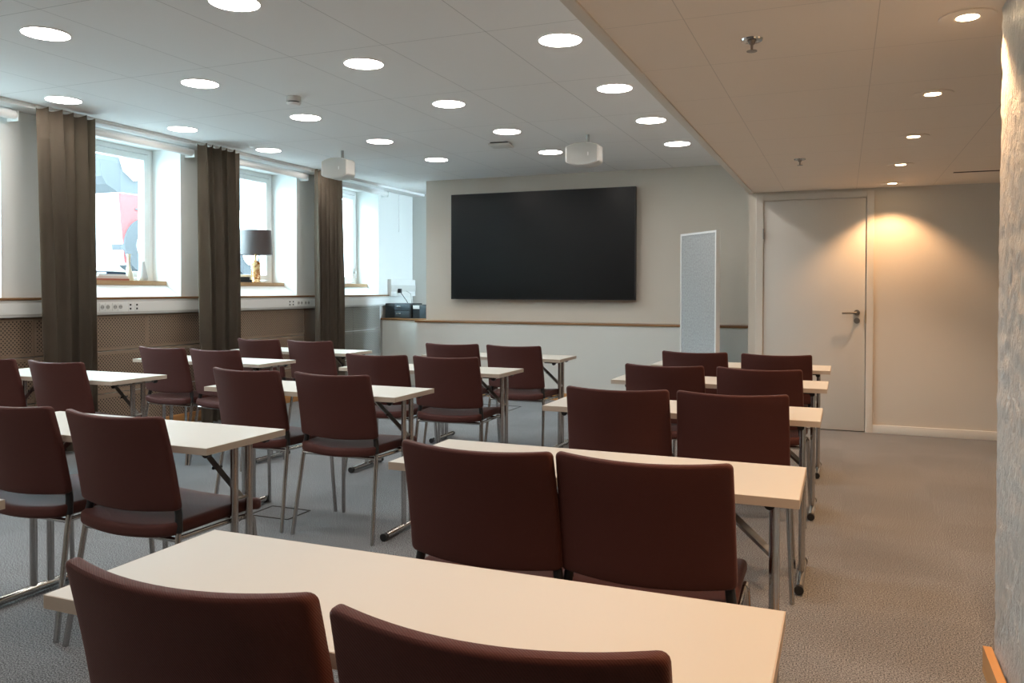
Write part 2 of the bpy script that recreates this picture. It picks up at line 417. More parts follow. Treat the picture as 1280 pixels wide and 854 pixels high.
# ------------------------------------------------------------------ windows
def window(i, a, b):
    root = bpy.data.objects.new(f'window_{i}', None); C.objects.link(root); root.location = (-6.18, (a + b) / 2, Z0); root['kind'] = 'structure'
    root['label'] = ['white framed window left of the nearest curtain', 'white framed window with vases on its sill', 'white framed window with the dark shaded lamp on its sill', 'white framed far window beside the alcove'][i - 1]
    root['category'] = 'window'
    bm = bmesh.new(); f = .045
    X0, X1 = -6.24, -6.15
    bx(bm, X0, X1, a, a + f, Z0, Z1); bx(bm, X0, X1, b - f, b, Z0, Z1); bx(bm, X0, X1, a + f, b - f, Z0, Z0 + f); bx(bm, X0, X1, a + f, b - f, Z1 - f, Z1)
    rel(obj('window_frame', bm, 'white'), root)
    bm = bmesh.new(); g = f + .008; s = .055
    X0, X1 = -6.215, -6.14
    bx(bm, X0, X1, a + g, a + g + s, Z0 + g, Z1 - g); bx(bm, X0, X1, b - g - s, b - g, Z0 + g, Z1 - g)
    bx(bm, X0, X1, a + g + s, b - g - s, Z0 + g, Z0 + g + s); bx(bm, X0, X1, a + g + s, b - g - s, Z1 - g - s, Z1 - g)
    rel(obj('sash', bm, 'white_gloss'), root)
    p = g + s - .005
    bm = bmesh.new(); bx(bm, -6.182, -6.178, a + p, b - p, Z0 + p, Z1 - p); rel(obj('glass_pane', bm, 'glass'), root)
    bm = bmesh.new() if i == 4 else None
    if bm: bx(bm, -6.14, -6.128, b - g - s / 2 - .012, b - g - s / 2 + .012, Z0 + .16, Z0 + .23, .003)
    if bm: tube(bm, [(-6.13, b - g - s / 2, Z0 + .2), (-6.10, b - g - s / 2, Z0 + .2), (-6.10, b - g - s / 2, Z0 + .09)], .007, 10)
    if bm: rel(obj('window_handle', bm, 'steel', smooth=True), root)
    bm = bmesh.new(); bx(bm, -6.16, -5.975, a + .001, b - .001, 1.3125, 1.352, .003); rel(obj('window_sill', bm, 'sill'), root)
    # splayed lining strip at the right edge of the niche
    # roller blind
    t = thing('roller_blind', ['rolled up white roller blind tube at the left picture edge', 'rolled up white roller blind between nearest and middle curtain',
              'rolled up white roller blind between middle and far curtain', 'rolled up white roller blind beside the alcove'][i - 1], 'roller blind', (-5.71, (a + b) / 2, 2.565), group='roller blinds over the windows')
    bm = bmesh.new(); tube(bm, [(-5.71, a - .03, 2.565), (-5.71, b + .045, 2.565)], .033, 20); rel(obj('blind_roll', bm, 'white', smooth=True), t)
    for yb in (b + .05, a - .04):
        bm = bmesh.new(); bx(bm, -5.795, -5.675, yb, yb + .008, 2.52, 2.597, .003); rel(obj('bracket', bm, 'white_gloss'), t)
    bm = bmesh.new(); bx(bm, -5.80, -5.745, a - .03, b + .05, 2.600, 2.6195, .002); rel(obj('head_rail', bm, 'white'), t)
for i, (a, b) in enumerate(WINS): window(i + 1, a, b)

# hanging blind cord rod in the alcove
bm = bmesh.new(); tube(bm, [(-5.76, 9.95, 2.60), (-5.76, 9.95, 2.08)], .007, 8)
tag(obj('hanging_rod', bm, 'white', smooth=True), 'thin white rod hanging on the bright alcove wall', 'rod')

# ------------------------------------------------------------------ curtains
def curtain(ya, yb, folds, seed, lean, label):
    rnd = random.Random(seed)
    n = 240; rows = 22; zt, zb = 2.625, .02
    ph = [rnd.uniform(0, 6.28) for _ in range(4)]
    bm = bmesh.new(); grid = []
    for j in range(rows + 1):
        v = j / rows; z = zt + (zb - zt) * v; row = []
        amp = .030 + .030 * min(1, v * 2.2)
        for k in range(n + 1):
            u = k / n
            w = u + .018 * math.sin(5 * u + ph[0] + v * 1.2) * v
            a = math.sin(2 * math.pi * folds * w + ph[1]) + .35 * math.sin(2 * math.pi * folds * .5 * w + ph[2] + v)
            x = -5.53 + amp * a * .75
            y = ya + (yb - ya) * u + .018 * math.cos(2 * math.pi * folds * w + ph[1]) + lean * v * (1 - u)
            zz = z + (.012 * math.sin(2 * math.pi * folds * 1.0 * u + ph[3]) if j == 0 else 0)
            row.append(bm.verts.new((x, y, zz)))
        grid.append(row)
    for A, B in zip(grid, grid[1:]):
        for k in range(n): bm.faces.new((A[k], A[k + 1], B[k + 1], B[k]))
    g = bmesh.ops.solidify(bm, geom=bm.faces[:], thickness=.004)
    t = thing('curtain', label, 'curtain', (-5.53, (ya + yb) / 2, 0), group='brown curtains at the window wall')
    o = rel(obj('curtain_cloth', bm, 'curtain', smooth=True), t)
    for k in range(7):
        y = ya + (yb - ya) * (k + .5) / 7
        bm = bmesh.new(); bx(bm, -5.598, -5.575, y - .006, y + .006, 2.612, 2.6375); rel(obj('glider', bm, 'white_gloss'), t)
curtain(4.27, 4.75, 4.5, 3, .09, 'brown floor length curtain nearest to the camera, left of the vases')
curtain(5.90, 6.42, 5.5, 11, .03, 'middle brown floor length curtain between the two left windows')
curtain(7.67, 8.19, 6.5, 23, .0, 'farthest brown floor length curtain beside the hanging speaker')

# ------------------------------------------------------------------ door
d = bpy.data.objects.new('door_1', None); C.objects.link(d); d.location = (-.25, YD, 0); struct(d, 'white door with steel lever handle in the beige wall', 'door')
struct(box('light_block_behind_door', -.80, .30, YD + .1205, YD + .16, 0, ZS, 'white'), 'added unseen panel blocking light behind the door', 'wall')  # added unseen backing, stops sky light leaking round the door leaf
bm = bmesh.new()
bx(bm, -.766, -.700, YD - .02, YD + .06, 0, 2.168, .003); bx(bm, .188, .247, YD - .02, YD + .06, 0, 2.168, .003); bx(bm, -.70, .188, YD - .02, YD + .06, 2.112, 2.168, .003)
rel(obj('door_frame', bm, 'casing'), d)
lf = box('door_leaf', -.693, .181, YD - .004, YD + .036, .008, 2.105, 'door', bev=.002); rel(lf, d)
bm = bmesh.new()
tube(bm, [(.112, YD - .0045, 1.075), (.112, YD - .013, 1.075)], .026, 24)
tube(bm, fillet([(.112, YD - .012, 1.075), (.112, YD - .058, 1.075), (-.012, YD - .058, 1.07)], .014), .0095, 12)
rel(obj('door_handle', bm, 'steel', smooth=True), d)
bm = bmesh.new(); tube(bm, [(.112, YD - .0045, 1.002), (.112, YD - .013, 1.002)], .026, 24); tube(bm, [(.112, YD - .013, 1.002), (.112, YD - .02, 1.002)], .010, 16)
rel(obj('lock_cylinder', bm, 'steel', smooth=True), d)
for z in (1.80, .30):
    bm = bmesh.new(); tube(bm, [(-.697, YD - .026, z - .05), (-.697, YD - .026, z + .05)], .006, 10); rel(obj('hinge', bm, 'steel', smooth=True), d)
rel(box('strike_plate', .1815, .1875, YD - .0215, YD - .003, .98, 1.10, 'brass'), d)

# ------------------------------------------------------------------ screen on the front wall
t = thing('wall_screen', 'large black switched off display on the beige front wall', 'display', (-3.34, 9.08, 1.16))
bm = bmesh.new(); bx(bm, -4.498, -2.18, 9.035, 9.095, 1.160, 2.447, .003); rel(obj('casing', bm, 'bezel'), t)
rel(box('display_panel', -4.488, -2.19, 9.0335, 9.0349, 1.172, 2.437, 'screen'), t)
rel(box('wall_bracket', -3.9, -2.8, 9.0955, YF - .0005, 1.5, 2.1, 'black'), t)

# ------------------------------------------------------------------ felt board
t = thing('felt_board', 'free standing grey felt board with white frame left of the door', 'room divider', (-1.33, 8.20, 0), R(-49))
W, H = .66, 1.85
bm = bmesh.new()
bx(bm, -W / 2, -W / 2 + .02, -.022, .022, .06, H); bx(bm, W / 2 - .02, W / 2, -.022, .022, .06, H); bx(bm, -W / 2 + .02, W / 2 - .02, -.022, .022, H - .02, H); bx(bm, -W / 2 + .02, W / 2 - .02, -.022, .022, .06, .08)
obj('board_frame', bm, 'white_gloss', t)
box('felt_panel', -W / 2 + .02, W / 2 - .02, -.017, .017, .08, H - .02, 'felt', t)
for x in (-.26, .26):
    bm = bmesh.new(); bx(bm, x - .02, x + .02, -.18, .18, 0, .02, .004); bx(bm, x - .01, x + .01, -.01, .01, .02, .0595); obj('foot', bm, 'steel', t)

# ------------------------------------------------------------------ alcove cabinet and devices
t = thing('alcove_cabinet', 'white low cabinet with wooden top in the window alcove', 'cabinet', (-5.3, 9.75, 0))
rel(box('cabinet_front', -5.765, -4.95, 9.5, 9.522, 0, .868, 'panel_front'), t)
rel(box('cabinet_body', -5.765, -4.60, 9.5225, 10.36, 0, .868, 'white'), t)
rel(box('wooden_top', -5.78, -4.60, 9.485, 10.38, .8685, .893, 'ledge_x', bev=.003), t)
zt = .893
t = thing('drawer_box', 'black two drawer box on the alcove cabinet by the window wall', 'drawer box', (-5.52, 9.72, zt))
def rb(name, x0, x1, y0, y1, z0, z1, m, t, bev=.004): return rel(box(name, x0, x1, y0, y1, z0, z1, m, bev=bev), t)
rb('case', -5.75, -5.36, 9.56, 9.88, zt, 1.092, 'dev', t)
for z in (.905, 1.0):
    dr = rb('drawer', -5.60, -5.38, 9.552, 9.5595, z, z + .082, 'dev2', t, .002)
    rb('drawer_handle', -5.575, -5.50, 9.538, 9.5515, z + .045, z + .058, 'chrome', t, .003)
t = thing('desk_box', 'dark slate device box on the alcove cabinet beside the drawer box', 'device', (-5.17, 9.72, zt))
rb('case', -5.335, -5.10, 9.58, 9.86, zt, 1.075, 'dev', t); rb('side_panel', -5.23, -5.12, 9.57, 9.5795, zt + .005, 1.06, 'dev2', t, .002)
tag(box('paper_stack', -5.33, -5.235, 9.57, 9.578, 1.02, 1.065, 'paper'), 'small white paper note on the dark device box', 'paper')
bpy.data.objects['paper_stack'].location.y = -.0005
t = thing('coffee_device', 'black boxy machine at the right end of the alcove cabinet', 'device', (-5.0, 9.72, zt))
rb('case', -5.09, -4.86, 9.58, 9.9, zt, 1.10, 'dev', t); rb('button', -5.03, -5.01, 9.574, 9.5795, 1.0, 1.02, 'chrome', t, .002)
t = thing('outlet_box', 'white wall trunking with plugs above the alcove cabinet', 'cable trunking', (-5.78, 10.0, 1.19))
rb('channel', -5.798, -5.74, 9.70, 10.38, 1.185, 1.42, 'white_gloss', t); rb('lid_strip', -5.74, -5.735, 9.70, 10.38, 1.25, 1.34, 'trunk', t, .001)
rb('plug', -5.735, -5.69, 9.86, 9.91, 1.23, 1.29, 'black', t, .008)
bm = bmesh.new(); tube(bm, [(-5.70, 9.885, 1.24), (-5.62, 9.90, 1.13), (-5.50, 9.93, .91), (-5.35, 9.93, .90)], .005, 8); rel(obj('cord', bm, 'black', smooth=True), t)
bm = bmesh.new(); tube(bm, [(-5.735, 10.1, 1.26), (-5.66, 10.1, 1.22), (-5.60, 10.05, .95), (-5.45, 9.95, .90)], .004, 8); rel(obj('cord', bm, 'grille', smooth=True), t)

# ------------------------------------------------------------------ things on the sills
SZ = 1.3525
bm = bmesh.new(); lathe(bm, [(.001, 0), (.040, .0), (.043, .012), (.034, .06), (.019, .12), (.013, .165), (.014, .20), (.020, .235), (.021, .243), (.017, .243), (.010, .20)])
o = obj('vase', bm, 'cream', smooth=True, loc=(-6.05, 5.565, SZ)); tag(o, 'slim cream vase with flared foot on the window sill', 'vase')
bm = bmesh.new(); lathe(bm, [(.001, 0), (.040, 0), (.048, .015), (.047, .035), (.034, .10), (.020, .165), (.017, .182), (.012, .182), (.010, .15)])
o = obj('vase', bm, 'grey_cer', smooth=True, loc=(-6.05, 5.722, SZ)); tag(o, 'pale grey teardrop vase right of the cream vase', 'vase')
z = SZ
for (w, l, h, m, lab) in ((.17, .34, .016, 'red', 'reddish book at the bottom of the sill pile'), (.165, .32, .020, 'pink', 'pale pinkish book above the reddish book'),
                          (.15, .30, .018, 'paper', 'white book under the navy book'), (.14, .20, .020, 'navy', 'small navy book on top of the sill pile')):
    t = thing('book', lab + ' left of the cream vase', 'book', (-6.06, 5.33 if m != 'navy' else 5.38, z), R(random.uniform(-4, 4)), 'books on the vase window sill')
    bm = bmesh.new(); bx(bm, -w / 2, w / 2, -l / 2, l / 2, 0, .0025); bx(bm, -w / 2, w / 2, -l / 2, l / 2, h - .0025, h); bx(bm, w / 2 - .003, w / 2, -l / 2, l / 2, .0025, h - .0025); obj('cover', bm, m, t)
    box('pages', -w / 2 + .003, w / 2 - .0035, -l / 2 + .004, l / 2 - .004, .0026, h - .0026, 'paper', t); z += h + .0003
z = SZ
for (w, l, h, lab) in ((.14, .24, .028, 'lower'), (.13, .20, .030, 'upper')):
    t = thing('book', f'{lab} black book left of the amber lamp', 'book', (-6.05, 7.03, z), R(3 if lab == 'upper' else -4), 'black books beside the lamp')
    bm = bmesh.new(); bx(bm, -w / 2, w / 2, -l / 2, l / 2, 0, .003); bx(bm, -w / 2, w / 2, -l / 2, l / 2, h - .003, h); bx(bm, w / 2 - .003, w / 2, -l / 2, l / 2, .003, h - .003); obj('cover', bm, 'dev', t)
    box('pages', -w / 2 + .004, w / 2 - .0035, -l / 2 + .004, l / 2 - .004, .0031, h - .0031, 'grille', t); z += h + .0003
t = thing('table_lamp', 'table lamp with dark drum shade and amber glass base on the sill', 'lamp', (-6.03, 7.275, SZ))
bm = bmesh.new()
prof = [(.001, 0), (.048, 0), (.050, .006)]
for k in range(12): prof += [(.052, .012 + k * .018), (.046, .021 + k * .018)]
prof += [(.046, .226), (.022, .236), (.014, .25)]
lathe(bm, prof, 28); obj('glass_base', bm, 'amber', t, smooth=True)
bm = bmesh.new(); lathe(bm, [(.001, .2505), (.012, .2505), (.012, .33), (.001, .33)], 16); obj('lamp_neck', bm, 'brass', t, smooth=True)
bm = bmesh.new(); n = 36; ra, rb_ = .182, .168
rings = []
for r, z_ in ((ra, .305), (rb_, .575), (rb_ - .004, .575), (ra - .004, .305)):
    rings.append([bm.verts.new((r * math.cos(2 * math.pi * k / n), r * math.sin(2 * math.pi * k / n), z_)) for k in range(n)])
for q in range(4):
    A, B = rings[q], rings[(q + 1) % 4]
    for k in range(n): bm.faces.new((A[k], A[(k + 1) % n], B[(k + 1) % n], B[k]))
tube(bm, [(-.165, 0, .57), (.165, 0, .57)], .003, 6); tube(bm, [(0, 0, .33), (0, 0, .571)], .003, 6)
obj('lamp_shade', bm, 'shade', t, smooth=True)
bm = bmesh.new(); bmesh.ops.create_uvsphere(bm, u_segments=16, v_segments=10, radius=.028, matrix=Matrix.Translation((0, 0, .36))); obj('bulb', bm, emit('bulb_glow', (1, .7, .4), 12), t, smooth=True)

# ------------------------------------------------------------------ ceiling fittings
def ceil_light(loc, label):
    t = thing('ceiling_light', label, 'ceiling light', loc, group='round panel lights in the grey ceiling')
    bm = bmesh.new(); n = 40; rings = []
    for r, z_ in ((.117, -.0005), (.124, -.0005), (.124, -.004), (.117, -.006)):
        rings.append([bm.verts.new((r * math.cos(2 * math.pi * k / n), r * math.sin(2 * math.pi * k / n), z_)) for k in range(n)])
    for q in range(4):
        A, B = rings[q], rings[(q + 1) % 4]
        for k in range(n): bm.faces.new((A[k], A[(k + 1) % n], B[(k + 1) % n], B[k]))
    obj('rim', bm, 'white', t, smooth=True)
    bm = bmesh.new(); lathe(bm, [(.1165, -.001), (.1165, -.004)], 40); obj('diffuser', bm, 'panel_lit', t)
    return t
LX = [(-5.26, 'in the row along the windows'), (-3.99, 'in the second row from the windows'), (-2.715, 'in the third row from the windows'), (-1.455, 'in the row by the dropped ceiling')]
LY = [(7.67, 'farthest from the camera'), (6.54, 'second farthest'), (5.415, 'third from the front wall'), (4.265, 'fourth from the front wall'), (3.13, 'fifth from the front wall'), (1.99, 'added unseen, sixth from front'), (.86, 'added unseen, seventh from front'), (-.27, 'added unseen, near the back')]  # last three rows are out of view, added to light the room
L0 = None
for y, ly in LY:
    for x, lx in LX:
        lab = f'round ceiling light {lx}, {ly}'
        if L0 is None: L0 = ceil_light((x, y, ZC), lab)
        else: dup(L0, lab, (x, y, ZC))
def downlight(loc, label):
    t = thing('downlight', label, 'downlight', loc, group='warm downlights in the dropped ceiling')
    bm = bmesh.new(); n = 36; rings = []
    for r, z_ in ((.043, -.001), (.088, -.001), (.086, -.004), (.046, -.006), (.030, -.0015)):
        rings.append([bm.verts.new((r * math.cos(2 * math.pi * k / n), r * math.sin(2 * math.pi * k / n), z_)) for k in range(n)])
    for A, B in zip(rings, rings[1:]):
        for k in range(n): bm.faces.new((A[k], A[(k + 1) % n], B[(k + 1) % n], B[k]))
    obj('trim_ring', bm, 'soffit_paint', t, smooth=True)
    bm = bmesh.new(); lathe(bm, [(.034, -.001), (.034, -.0045)], 24); obj('lamp_lens', bm, 'spot_lit', t)
    return t
D0 = None
DY = [(7.66, 'nearest to the door wall'), (6.545, 'second from the door wall'), (5.39, 'third from the door wall'), (4.26, 'fourth from the door wall'), (3.114, 'beside the rough pillar'), (1.98, 'in front of the pillar'), (.85, 'near the camera')]
SPOTS = []
for y, w in DY:
    lab = f'small warm downlight {w}'
    if D0 is None: D0 = downlight((.377, y, ZS), lab)
    else: dup(D0, lab, (.377, y, ZS))
    L = bpy.data.lights.new('downlight_beam', 'SPOT'); L.energy = 56; L.color = (1, .57, .28); L.spot_size = R(112); L.spot_blend = .5; L.shadow_soft_size = .025
    o = bpy.data.objects.new('downlight_beam', L); C.objects.link(o); o.location = (.377, y, ZS - .012); SPOTS.append(o)

def sprinkler(loc, label):
    t = thing('sprinkler', label, 'sprinkler', loc, group='sprinklers in the dropped ceiling')
    bm = bmesh.new(); lathe(bm, [(.001, .002), (.040, .002), (.037, -.007), (.018, -.004)], 28); obj('cover_ring', bm, 'chrome', t, smooth=True)
    bm = bmesh.new(); lathe(bm, [(.001, -.005), (.016, -.006), (.010, -.018), (.005, -.022), (.004, -.042), (.001, -.042)], 16); obj('stem', bm, 'steel', t, smooth=True)
    bm = bmesh.new(); lathe(bm, [(.001, -.0425), (.019, -.0425), (.019, -.045), (.001, -.046)], 20); obj('deflector', bm, 'steel', t, smooth=True)
    return t
s0 = sprinkler((-.318, 3.10, ZS), 'nearer steel ceiling sprinkler with a chrome ring')
dup(s0, 'farther small ceiling sprinkler above the door', (-.29, 6.03, ZS))
tag(box('ceiling_slot', .78, 1.9, 7.12, 7.16, ZS - .003, ZS - .0005, 'slotm'), 'narrow dark air slot in the dropped ceiling near the door wall', 'air vent')
t = thing('smoke_detector', 'small white smoke detector on the grey ceiling', 'smoke detector', (-3.649, 4.813, ZC))
bm = bmesh.new(); lathe(bm, [(.001, -.0005), (.052, -.0005), (.052, -.035), (.001, -.035)], 28); obj('base', bm, 'speaker', t, smooth=True)
bm = bmesh.new(); lathe(bm, [(.001, -.0355), (.040, -.0355), (.040, -.045), (.001, -.045)], 28); obj('dark_vent', bm, 'black', t, smooth=True)
bm = bmesh.new(); lathe(bm, [(.001, -.0455), (.052, -.0455), (.040, -.062), (.001, -.064)], 28); obj('cap', bm, 'white', t, smooth=True)
t = thing('ceiling_sensor', 'flat square sensor plate on the ceiling before the screen', 'sensor', (-2.99, 7.06, ZC), R(8))
box('plate', -.085, .085, -.085, .085, -.012, -.0005, 'black', t); box('cover', -.10, .10, -.10, .10, -.03, -.0125, 'speaker', t, bev=.004)

def speaker(loc, rz, label):
    t = thing('ceiling_speaker', label, 'speaker', loc, rz, 'hanging white speakers')
    bm = bmesh.new(); tube(bm, [(.02, .02, .0015), (.02, .02, -.09)], .014, 14); obj('mounting_pole', bm, 'grille', t, smooth=True)
    W, H, D, CZ = .31, .205, .19, -.182
    def taper(x): return 1 - .34 * abs(x / (W / 2)) ** 2.4
    bm = bmesh.new(); bx(bm, -W / 2, W / 2, -D / 2, D / 2, -H / 2, H / 2)
    vert = [e for e in bm.edges if abs(e.verts[0].co.z - e.verts[1].co.z) > .1 and e.verts[0].co.y > 0]
    bmesh.ops.bevel(bm, geom=vert, offset=.08, segments=8, affect='EDGES', profile=.5)
    vert = [e for e in bm.edges if abs(e.verts[0].co.z - e.verts[1].co.z) > .1 and e.verts[0].co.y < -.08]
    bmesh.ops.bevel(bm, geom=vert, offset=.018, segments=4, affect='EDGES', profile=.5)
    rim = [e for e in bm.edges if e.calc_face_angle(0) > R(60)]
    bmesh.ops.bevel(bm, geom=rim, offset=.016, segments=4, affect='EDGES', profile=.5)
    cuts(bm, 'X', [-.14 + .02 * i for i in range(15)])
    for v in bm.verts: v.co.z = v.co.z * taper(v.co.x) + CZ
    obj('body', bm, 'speaker', t, smooth=True)
    bm = bmesh.new(); xs = [-.137 + .274 * i / 24 for i in range(25)]; H2 = H / 2 - .010
    prism(bm, [(x, H2 * taper(x) + CZ) for x in xs] + [(x, -H2 * taper(x) + CZ) for x in reversed(xs)], -D / 2 - .005, -D / 2 + .01, 'Y'); obj('grille', bm, 'grille', t)
    bm = bmesh.new(); bx(bm, .055, .061, -D / 2 - .0075, -D / 2 - .0052, CZ - .02, CZ + .01); obj('badge', bm, 'white', t)
    return t
speaker((-4.63, 6.83, ZC), R(0), 'left hanging white speaker in front of the far curtain')
speaker((-2.13, 6.93, ZC), R(0), 'right hanging white speaker near the black screen')

# ------------------------------------------------------------------ rough pillar
bm = bmesh.new(); bx(bm, .47, .95, 1.6, 3.085, 0, ZS)
vert = [e for e in bm.edges if abs(e.verts[0].co.z - e.verts[1].co.z) > 1]
bmesh.ops.bevel(bm, geom=vert, offset=.02, segments=3, affect='EDGES', profile=.5)
cuts(bm, 'Z', [i * .015 for i in range(1, 146)]); cuts(bm, 'Y', [2.3 + i * .015 for i in range(1, 52)])
from mathutils import noise as NZ
for v in bm.verts:
    if .001 < v.co.z < ZS - .001:
        d_ = (NZ.noise(v.co * 3.0) * .005 + NZ.noise(v.co * 17) * .004 + NZ.noise(v.co * 41) * .003)
        n_ = Vector((v.co.x - .71, v.co.y - 2.34, 0)); n_.x = -1 if v.co.x < .49 else (1 if v.co.x > .93 else 0); n_.y = 1 if v.co.y > 3.06 else (-1 if v.co.y < 1.63 else 0)
        if n_.length: v.co += n_.normalized() * d_
pil = struct(obj('wall_pillar', bm, 'plaster', smooth=True), 'rough plastered white pillar at the right picture edge', 'pillar')
bm = bmesh.new(); bx(bm, .440, .466, 1.6, 3.095, 0, .085)
struct(obj('baseboard_pillar', bm, 'oak'), 'orange oak baseboard at the foot of the rough pillar', 'baseboard')

# ------------------------------------------------------------------ chairs
def make_chair():
    t = thing('conference_chair', 'x', 'chair')
    W, Hh, T = .45, .331, .030
    # backrest
    bm = bmesh.new(); bx(bm, -W / 2, W / 2, -T / 2, T / 2, 0, Hh)
    ce = [e for e in bm.edges if abs(e.verts[0].co.y - e.verts[1].co.y) > .02]
    bmesh.ops.bevel(bm, geom=ce, offset=.016, segments=4, affect='EDGES', profile=.5)
    rim = [e for e in bm.edges if e.calc_face_angle(0) > R(60)]
    bmesh.ops.bevel(bm, geom=rim, offset=.009, segments=3, affect='EDGES', profile=.5)
    cuts(bm, 'X', [-.2 + .025 * i for i in range(17)]); cuts(bm, 'Z', [.04 * i for i in range(1, 8)])
    zb = .520
    for v in bm.verts:
        x, y, z = v.co; k = x / .225; f = z / Hh
        x *= 1.03 - .03 * f
        z2 = z - (.010 * (1 - f) + .009 * f) * (1 - k * k)
        y2 = y + .072 * (1 - f) - .042 * (1 - k * k) + .010 * math.sin(math.pi * f) * .6
        v.co = (x, y2, zb + z2)
    obj('backrest', bm, 'fabric', t, smooth=True)
    # seat
    bm = bmesh.new(); bx(bm, -.225, .225, .035, .50, .436, .482)
    ce = [e for e in bm.edges if abs(e.verts[0].co.z - e.verts[1].co.z) > .04]
    bmesh.ops.bevel(bm, geom=ce, offset=.035, segments=5, affect='EDGES', profile=.5)
    rim = [e for e in bm.edges if e.calc_face_angle(0) > R(60)]
    bmesh.ops.bevel(bm, geom=rim, offset=.015, segments=4, affect='EDGES', profile=.5)
    cuts(bm, 'X', [-.2 + .04 * i for i in range(11)]); cuts(bm, 'Y', [.06 + .05 * i for i in range(9)])
    for v in bm.verts:
        x, y, z = v.co; k = x / .225; g = (y - .035) / .465
        z -= .014 * (1 - k * k) * (1 - .4 * g)
        if g > .75: z -= .02 * ((g - .75) / .25) ** 2
        y -= .030 * (1 - k * k) * (1 - g)
        v.co = (x, y, z)
    obj('seat', bm, 'fabric', t, smooth=True)
    for s in (-1, 1):
        bm = bmesh.new(); tube(bm, [(s * .243, 0, 0), (s * .222, .072, .44)], .0105, 12); obj('leg', bm, 'chrome', t, smooth=True)
        bm = bmesh.new(); tube(bm, fillet([(s * .243, .455, 0), (s * .226, .43, .415), (s * .226, .36, .421)], .03), .0105, 12); obj('leg', bm, 'chrome', t, smooth=True)
        bm = bmesh.new(); tube(bm, [(s * .222, .0725, .441), (s * .213, .082, .50), (s * .205, .078, .57), (s * .205, .068, .60)], [.0135, .0135, .012, .008], 12); obj('back_bracket', bm, 'black', t, smooth=True)
    bm = bmesh.new()
    for s in (-1, 1): tube(bm, [(s * .223, .068, .423), (s * .226, .38, .421)], .009, 10)
    tube(bm, [(-.222, .068, .418), (.222, .068, .418)], .009, 10); tube(bm, [(-.226, .36, .416), (.226, .36, .416)], .009, 10)
    obj('seat_frame', bm, 'chrome', t, smooth=True)
    return t
# spots: x, y of the backrest, yaw in degrees, label
G = 'maroon conference chair '
CH = [(-.900, .925, 2.0, G + 'lower left in the foreground, only its backrest showing'), (-.408, .925, 3.0, G + 'at the bottom centre, cut off by the picture edge'),
      (-.925, 2.0, -1.5, G + 'behind the second right table, its left seat'), (-.470, 2.02, 1.8, G + 'behind the second right table, its right seat'),
      (-.908, 3.43, 2.5, G + 'at the third right table, its left seat'), (-.426, 3.455, 2.5, G + 'at the third right table, its right seat'),
      (-.945, 4.61, 0, G + 'at the fourth right table, its left seat'), (-.425, 4.60, -1.5, G + 'at the fourth right table, its right seat'),
      (-.955, 5.69, -2, G + 'at the farthest right table in front of the felt board'), (-.412, 5.67, 2, G + 'at the farthest right table in front of the door'),
      (-2.313, 2.058, -1.6, G + 'on the left with its seat side fully visible'), (-2.86, 2.08, -1, G + 'at the left picture edge at the nearest middle table'),
      (-2.955, 3.48, -3, G + 'at the third middle table, its left seat'), (-2.400, 3.464, -1, G + 'at the third middle table, its right seat with all legs visible'),
      (-2.85, 4.62, 3, G + 'at the fourth middle table, its left seat'), (-2.350, 4.64, 4, G + 'at the fourth middle table, its right seat'),
      (-2.875, 5.79, 4, G + 'at the farthest middle table, its left seat'), (-2.345, 5.78, 0, G + 'at the farthest middle table, its right seat'),
      (-4.30, 3.42, -1, G + 'at the nearest window side table, its right seat'), (-4.89, 3.43, 0, G + 'at the nearest window side table, cut by the left picture edge'),
      (-4.64, 4.56, -3, G + 'at the middle window side table, its left seat'), (-4.13, 4.54, -2, G + 'at the middle window side table, its right seat'),
      (-4.66, 5.65, -3, G + 'at the farthest window side table, its left seat'), (-4.13, 5.65, -1, G + 'at the farthest window side table, its right seat')]
ch0 = None
for x, y, a, lab in CH:
    if ch0 is None:
        ch0 = make_chair(); ch0['label'] = lab; ch0['group'] = 'maroon chairs at the tables'; ch0.location = (x, y, 0); ch0.rotation_euler = (0, 0, R(a))
    else: dup(ch0, lab, (x, y, 0), R(a))

